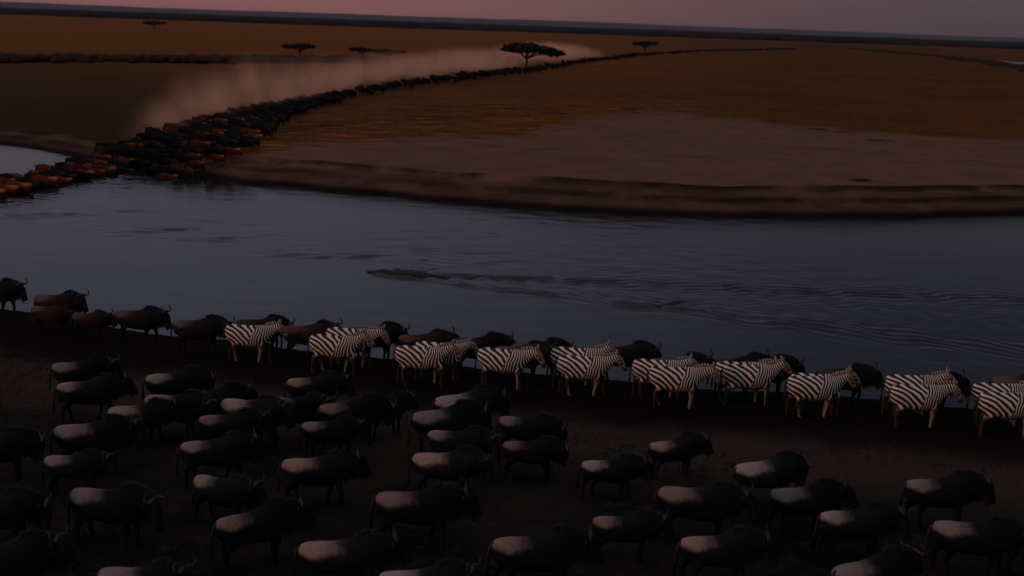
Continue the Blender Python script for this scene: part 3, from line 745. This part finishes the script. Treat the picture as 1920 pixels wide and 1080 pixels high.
# ------------------------------------------------------------------ crocodiles
M['croc'] = plain('wet_crocodile_hide', (.014, .010, .009), .6, .5, 14)
def crocodile(loc, yaw, s, label, sink):
    root = bpy.data.objects.new('crocodile', None); C.objects.link(root); root.location = loc; root.rotation_euler = (0, 0, yaw); root.scale = (s,)*3
    tag(root, label, 'crocodile', 'crocodiles swimming in the river')
    V, F = [], []
    tube(V, F, [(2.05,0,.0),(1.98,0,.02),(1.85,0,.03),(1.6,0,.04),(1.42,0,.07),(1.3,0,.10),(1.1,0,.07),(.8,0,.03),(.4,0,.04),(-.2,0,.05),(-.7,0,.02),(-1.2,0,-.03),(-1.8,0,-.06),(-2.3,0,-.08)],
         [.05,(.13,.11),(.14,.10),(.16,.11),(.22,.14),(.23,.15),(.22,.15),(.29,.17),(.36,.19),(.38,.20),(.30,.18),(.18,.15),(.11,.12),.03], 16)
    for sd_ in (1, -1):
        tube(V, F, [(1.36, sd_*.09, .14), (1.30, sd_*.09, .20), (1.22, sd_*.09, .16)], [.03, .05, .03], 8)
        for x in (.55, -.75): tube(V, F, [(x, sd_*.22, 0), (x-.1, sd_*.45, -.08), (x-.3, sd_*.55, -.16)], [.09, .07, .05], 8)
    tube(V, F, [(1.96, 0, .06), (1.93, 0, .10), (1.88, 0, .07)], [.03, .045, .03], 8)
    b = skin('crocodile_body', V, F, .025, 2); b.materials.append(M['croc']); o = bpy.data.objects.new('body', b); C.objects.link(o); o.parent = root; o.location.z = sink
    V, F = [], []
    for k in range(30):
        x = .75-k*.1; zt = np.interp(x, [-2.3,-1.8,-1.2,-.7,-.2,.4,.8], [-.05,.05,.11,.19,.24,.22,.18])
        for y in ((-.08, .08) if x > -1.3 else (0,)):
            b = len(V); h = .045 if x > -1.3 else .07
            V += [(x+.05, y+.02, zt-.02), (x+.05, y-.02, zt-.02), (x-.05, y-.02, zt-.02), (x-.05, y+.02, zt-.02), (x-.03, y, zt+h)]
            F += [(b,b+1,b+4), (b+1,b+2,b+4), (b+2,b+3,b+4), (b+3,b,b+4), (b+3,b+2,b+1,b)]
    me = bpy.data.meshes.new('scutes'); me.from_pydata(V, [], F); o = link('ridge', me, root, M['croc'], False); o.location.z = sink
    for sd_ in (1, -1):
        V, F = [], []; tube(V, F, [(1.33, sd_*.13, .17), (1.30, sd_*.145, .175), (1.27, sd_*.13, .17)], [.01, .02, .01], 8)
        me = bpy.data.meshes.new('croc_eye'); me.from_pydata([tuple(v) for v in V], [], F); o = link('eye', me, root, M['eye']); o.location.z = sink
a = G(688, 510); b = G(845, 521)
yaw = math.atan2(a.y-b.y, a.x-b.x)
crocodile(((a.x+b.x)/2, (a.y+b.y)/2, 0), yaw, 1.06, 'dark crocodile swimming to the left with its snout and long back above the water', -.04)
a = G(1232, 574); b = G(1312, 560); yaw = math.atan2(a.y-b.y, a.x-b.x)
crocodile(((a.x*.6+b.x*.4), (a.y*.6+b.y*.4), 0), yaw, .85, 'low reddish crocodile back barely breaking the surface at the right end of the wake', -.17)

# ------------------------------------------------------------------ acacias
lf = Mat('acacia_leaves', .8, .2); rnd = lf.noise(lf.pos(), .6, 3)
lf.color(lf.mix(rnd, (.016, .013, .008), (.040, .030, .016))); M['leaf'] = lf.m
M['bark'] = plain('acacia_bark', (.05, .032, .026), .9, .35, 4)
def leaves(cen, rad, n, size, rd_):
    V, F = [], []
    for _ in range(n):
        while True:
            q = Vector((rd_.uniform(-1, 1), rd_.uniform(-1, 1), rd_.uniform(-1, 1)))
            if q.length < 1: break
        q = Vector((q.x*rad[0], q.y*rad[1], abs(q.z)*rad[2]*1.0 if rd_.random() < .8 else q.z*rad[2]*.5))+Vector(cen)
        s = size*rd_.uniform(.6, 1.4); a = Vector((rd_.gauss(0, 1), rd_.gauss(0, 1), rd_.gauss(0, .5))).normalized(); b = a.cross(Vector((rd_.gauss(0, .3), rd_.gauss(0, .3), 1))).normalized()
        k = len(V); V += [q+a*s, q+b*s*.7, q-a*s, q-b*s*.7]; F.append((k, k+1, k+2, k+3))
    return V, F
def acacia(px, py, wpx, ytop, label, lop=0.0, seed=0):
    rd_ = random.Random(seed); b = G(px, py, 1.35); b.z = hz(b.x, b.y)-.1
    sc_ = b.y*1.02/FPX; Wm, Hm = wpx*sc_, (py-ytop)*sc_*.98
    root = bpy.data.objects.new('acacia_tree', None); C.objects.link(root); root.location = b
    tag(root, label, 'tree', 'umbrella acacias scattered on the plain')
    V, F = [], []; hb = Hm*.42
    tube(V, F, [(0,0,-.2),(.05*Wm*.3,0,hb*.5),(0,.05,hb)], [.05*Hm+.12, .04*Hm+.08, .04*Hm+.06], 10)
    crowns = []
    nl = 9
    for i in range(nl):
        a = i/nl*6.283+rd_.uniform(-.3, .3); r_ = rd_.uniform(.25, .40)*Wm
        e = Vector((math.cos(a)*r_+lop*Wm*.10, math.sin(a)*r_, Hm*rd_.uniform(.66, .76)-max(0, math.cos(a))*lop*Hm*.12))
        tube(V, F, [(0, 0, hb*.8), (e.x*.35, e.y*.35, hb+(e.z-hb)*.45), tuple(e)], [.03*Hm+.04, .02*Hm+.03, .03], 6)
        crowns.append((e, (Wm*rd_.uniform(.14, .19), Wm*.17, Hm*rd_.uniform(.16, .24))))
    crowns.append((Vector((-.04*Wm*lop, 0, Hm*.72)), (Wm*.26, Wm*.26, Hm*.27)))
    crowns.append((Vector((-.16*Wm*lop, 0, Hm*.70)), (Wm*.20, Wm*.24, Hm*.27)))
    me = mesh_np('trunk', V, F); link('trunk', me, root, M['bark'])
    V, F = [], []
    for e, rad in crowns:
        a_, b_ = leaves(e, rad, int(420), .038*Wm, rd_); k = len(V); V += a_; F += [tuple(q+k for q in f) for f in b_]
    me = mesh_np('crown', V, F); link('crown', me, root, M['leaf'], False)
TREES = [(288,54,42,38,'most distant small umbrella acacia at the upper left, alone under the horizon',0),
 (562,104,60,80,'umbrella acacia standing at the end of the scrub line, left of a low pair',0),
 (678,107,44,87,'smaller left tree of the two low acacias side by side',0),
 (727,109,58,90,'wider right tree of the two low acacias side by side',.4),
 (986,124,108,80,'largest acacia with a long crown trailing right, above the line of wildebeest',1.0),
 (1208,99,46,77,'small acacia at the far end of the dust, right of the largest one',0)]
for i, t_ in enumerate(TREES): acacia(t_[0], t_[1], t_[2], t_[3], t_[4], t_[5], 20+i)

# ------------------------------------------------------------------ scrub lines, woodland, hills
def blobs(items, seed, sub=1):
    bm = bmesh.new(); bmesh.ops.create_icosphere(bm, subdivisions=sub, radius=1); bv = np.array([v.co[:] for v in bm.verts]); bf = [tuple(v.index for v in f.verts) for f in bm.faces]; bm.free()
    r_ = np.random.default_rng(seed); V, F = [], []; off = 0
    for (x, y, z, rx, ry, rz) in items:
        n = bv*(1+r_.uniform(-.28, .28, (len(bv), 1))); V.append(n*np.array([rx, ry, rz])+np.array([x, y, z])); F += [tuple(q+off for q in f) for f in bf]; off += len(bv)
    return np.concatenate(V), F
M['scrub'] = plain('scrub_leaves', (.028, .018, .012), .9, .4, .8)
M['wood'] = plain('woodland_leaves', (.012, .010, .013), .9, .3, .02)
def strip_items(pl, n, h, wd, jit, sd_):
    r_ = random.Random(sd_); pts = [G(x, y, 1.3) for x, y in pl]; out = []
    L = [0]
    for a_, b_ in zip(pts[:-1], pts[1:]): L.append(L[-1]+(b_-a_).length)
    for _ in range(n):
        t = r_.uniform(0, L[-1]); k = max(i for i in range(len(L)-1) if L[i] <= t); u = (t-L[k])/(L[k+1]-L[k]); q = pts[k].lerp(pts[k+1], u)
        s = r_.uniform(.5, 1.2); out.append((q.x+r_.gauss(0, jit), q.y+r_.gauss(0, jit*1.5), 1.35+h*.25*s, wd*s, wd*s, h*s))
    return out
v, f = blobs(strip_items([(-150,110),(0,112),(200,112),(420,113),(620,113),(850,113)], 1700, .75, 1.5, 4.0, 3), 1)
tag(link('scrub', mesh_np('scrub', v, f), mat=M['scrub']), 'long dark belt of low bushes across the left part of the plain', 'scrub', kind='stuff')
v, f = blobs(strip_items([(1515,87),(1640,95),(1760,106),(1850,118),(1960,134),(2100,150)], 1100, .6, 2.6, 4.0, 4), 2)
tag(link('scrub', mesh_np('scrub', v, f), mat=M['scrub']), 'thin dark belt of bushes curving down to the right edge of the plain', 'scrub', kind='stuff')
it = []; r_ = random.Random(5)
for _ in range(5200):
    y = 1850*math.exp(r_.random()**.9*1.4); s = r_.uniform(.6, 1.4)
    it.append((r_.uniform(-.62, .62)*y, y, 1.0, 34*s*y/2500, 30*s, r_.uniform(5.0, 8.0)))
v, f = blobs(it, 3)
tag(link('woodland', mesh_np('woodland', v, f), mat=M['wood']), 'dark far off woodland reading as one band under the horizon', 'woodland', kind='stuff')
hx = np.linspace(-14000, 14000, 220); hy = np.linspace(0, 1, 14)
X, T = np.meshgrid(hx, hy); Y = 11500+T*5000+600*np.sin(X*.0004)
prof = 66+5*np.sin(X*.0007+1)+3*np.sin(X*.0019)+1.5*np.sin(X*.006)
Zh = prof*np.sin(np.clip(T*1.15, 0, 1)*math.pi/2)-.5
M['hill'] = plain('hill_slopes', (.026, .032, .042), .95, .2, .002)  # blue of the distant haze put into the slope colour
tag(link('hills', grid_mesh('hills', X, Y, Zh), mat=M['hill']), kind='structure')

for px, py, wd_, lab in [(1652,267,60,'low dark bush in the upper right of the bare sand'), (1612,344,40,'dark low bush close above the bank lip at the right'),
      (1536,246,44,'low bush at the edge between grass and sand, right of centre')]:
    c = G(px, py, 1.35); wm = wd_*c.y/FPX; r_ = random.Random(px); root = bpy.data.objects.new('low_bush', None); C.objects.link(root)
    root.location = (c.x, c.y, hz(c.x, c.y)); tag(root, lab, 'bush', 'low bushes on the sandy bank')
    V, F = [], []
    for k in range(5): tube(V, F, [(0, 0, -.05), (r_.uniform(-.3, .3)*wm, r_.uniform(-.4, .4), .16)], [.02, .01], 5)
    link('stems', mesh_np('stems', V, F), root, M['bark'])
    V, F = leaves((0, 0, .02), (wm*.55, .7, .17), 420, .05, r_); link('foliage', mesh_np('foliage', V, F), root, M['scrub'], False)

# ------------------------------------------------------------------ grass
def grass_mesh(name, pts, hh, size, nb, sd_):
    r_ = np.random.default_rng(sd_); n = len(pts); k = n*nb
    base = np.repeat(pts, nb, 0)+np.concatenate([r_.normal(0, size*.35, (k, 2)), np.zeros((k, 1))], 1)
    a = r_.uniform(0, 6.283, k); L = hh*r_.uniform(.5, 1.3, k); wv = np.stack([np.cos(a), np.sin(a), np.zeros(k)], -1)*size*.06
    lean = np.stack([r_.normal(0, .35, k), r_.normal(0, .35, k), np.ones(k)], -1)*L[:, None]
    V = np.stack([base-wv, base+wv, base+lean], 1).reshape(-1, 3); F = np.arange(k*3).reshape(-1, 3)
    return mesh_np(name, V, F)
def land_pts(poly, n, sd_, keep=None):
    r_ = np.random.default_rng(sd_); A = np.array(poly); Q = np.stack([r_.uniform(A[:, 0].min(), A[:, 0].max(), n), r_.uniform(A[:, 1].min(), A[:, 1].max(), n)], -1)
    Q = Q[inpoly(Q, poly)]
    clump = np.sin(Q[:, 0]*.45+2*np.sin(Q[:, 1]*.21))+np.sin(Q[:, 1]*.8+1.3*np.sin(Q[:, 0]*.33)); Q = Q[clump > r_.uniform(-.6, 1.3, len(Q))]
    return np.concatenate([Q, height(Q)[:, None]-.01], 1)
gg = Mat('golden_grass', .9, .1); gg.color(gg.mix(gg.noise(gg.pos(), .4, 3), (.10, .05, .018), (.22, .10, .032))); M['ggrass'] = gg.m
dg_ = Mat('dull_grass', .9, .1); dg_.color(dg_.mix(dg_.noise(dg_.pos(), .4, 3), (.012, .010, .007), (.026, .020, .014))); M['dgrass'] = dg_.m
gp = land_pts(W([(470,272),(560,225),(700,205),(1200,185),(1900,215),(1990,262),(1600,246),(1430,228),(1250,208),(1075,216),(1040,240),(960,256),(640,266)]), 26000, 1)
tag(link('grass', grass_mesh('golden_grass', gp, .30, .5, 4, 1), mat=M['ggrass'], smooth=False), 'golden tussock grass above the sandy bank', 'grass', kind='stuff')
gp = land_pts([(-40, 14), (40, 14), (44, 32), (12, 37), (-30, 44)], 60000, 2)
tag(link('grass', grass_mesh('dull_grass', gp, .09, .20, 5, 2), mat=M['dgrass'], smooth=False), 'short trampled grass under the near herd', 'grass', kind='stuff')

# ------------------------------------------------------------------ dust and haze
def volmat(name, build):
    m = bpy.data.materials.new(name); m.use_nodes = True; n, l = m.node_tree.nodes, m.node_tree.links; n.clear()
    out = n.new('ShaderNodeOutputMaterial'); v = n.new('ShaderNodeVolumePrincipled'); l.new(v.outputs[0], out.inputs['Volume']); build(n, l, v); return m
def box(name, lo, hi):
    c = [(x, y, z) for z in (lo[2], hi[2]) for y in (lo[1], hi[1]) for x in (lo[0], hi[0])]
    return mesh_np(name, c, [(0,2,3,1),(4,5,7,6),(0,1,5,4),(2,6,7,3),(0,4,6,2),(1,3,7,5)])
def dustb(n, l, v):
    v.inputs['Color'].default_value = (.96, .58, .41, 1); v.inputs['Anisotropy'].default_value = .1
    tc_ = n.new('ShaderNodeTexCoord'); ln = n.new('ShaderNodeVectorMath'); ln.operation = 'LENGTH'; l.new(tc_.outputs['Object'], ln.inputs[0])
    mr = n.new('ShaderNodeMapRange'); mr.interpolation_type = 'SMOOTHSTEP'; mr.inputs[1].default_value = 1; mr.inputs[2].default_value = .1; l.new(ln.outputs['Value'], mr.inputs[0])
    ge = n.new('ShaderNodeNewGeometry'); nz = n.new('ShaderNodeTexNoise'); nz.inputs['Scale'].default_value = 1.0; nz.inputs['Detail'].default_value = 4; mp = n.new('ShaderNodeMapping'); mp.inputs[3].default_value = (.30, .12, .16); mp.inputs[2].default_value = (0, .5, 0); l.new(ge.outputs['Position'], mp.inputs[0]); l.new(mp.outputs[0], nz.inputs['Vector'])
    m2 = n.new('ShaderNodeMapRange'); m2.inputs[1].default_value = .45; m2.inputs[2].default_value = .64; m2.inputs[3].default_value = .10; m2.inputs[4].default_value = 1; l.new(nz.outputs['Fac'], m2.inputs[0])
    a_ = n.new('ShaderNodeMath'); a_.operation = 'MULTIPLY'; l.new(mr.outputs[0], a_.inputs[0]); l.new(m2.outputs[0], a_.inputs[1])
    b_ = n.new('ShaderNodeMath'); b_.operation = 'MULTIPLY'; b_.inputs[1].default_value = .13; l.new(a_.outputs[0], b_.inputs[0]); l.new(b_.outputs[0], v.inputs['Density'])
M['dust'] = volmat('dust_air', dustb)
bm = bmesh.new(); bmesh.ops.create_icosphere(bm, subdivisions=3, radius=1); dme = bpy.data.meshes.new('dust_cloud'); bm.to_mesh(dme); bm.free(); dme.materials.append(M['dust'])
for px, py, off, rx, ry, rz in [(290,248,0,3.8,10,4.0),(370,226,-1,6,16,6.0),(470,200,-1,9,26,7.5),(610,175,-2,12,34,6.5),(760,152,-3,15,50,6),(900,132,-4,19,70,5.5),(1060,112,-6,26,120,6)]:
    c = G(px, py, 1.3); o = bpy.data.objects.new('dust_cloud', dme); C.objects.link(o); o.location = (c.x+off, c.y+ry*.35, 1.2); o.scale = (rx, ry, rz); o.rotation_euler = (0, 0, R(-4))
    tag(o, 'pale pinkish dust hanging behind the far herd', 'dust', 'dust raised by the far herd', kind='stuff')
def hazeb(n, l, v):
    v.inputs['Color'].default_value = (.50, .50, .60, 1); v.inputs['Density'].default_value = .00003; v.inputs['Anisotropy'].default_value = 0
hm = volmat('haze_air', hazeb)
hzo = link('haze', box('haze', (-27000, -90, -2.5), (27000, 26500, 82)), mat=hm, smooth=False); tag(hzo, kind='stuff')
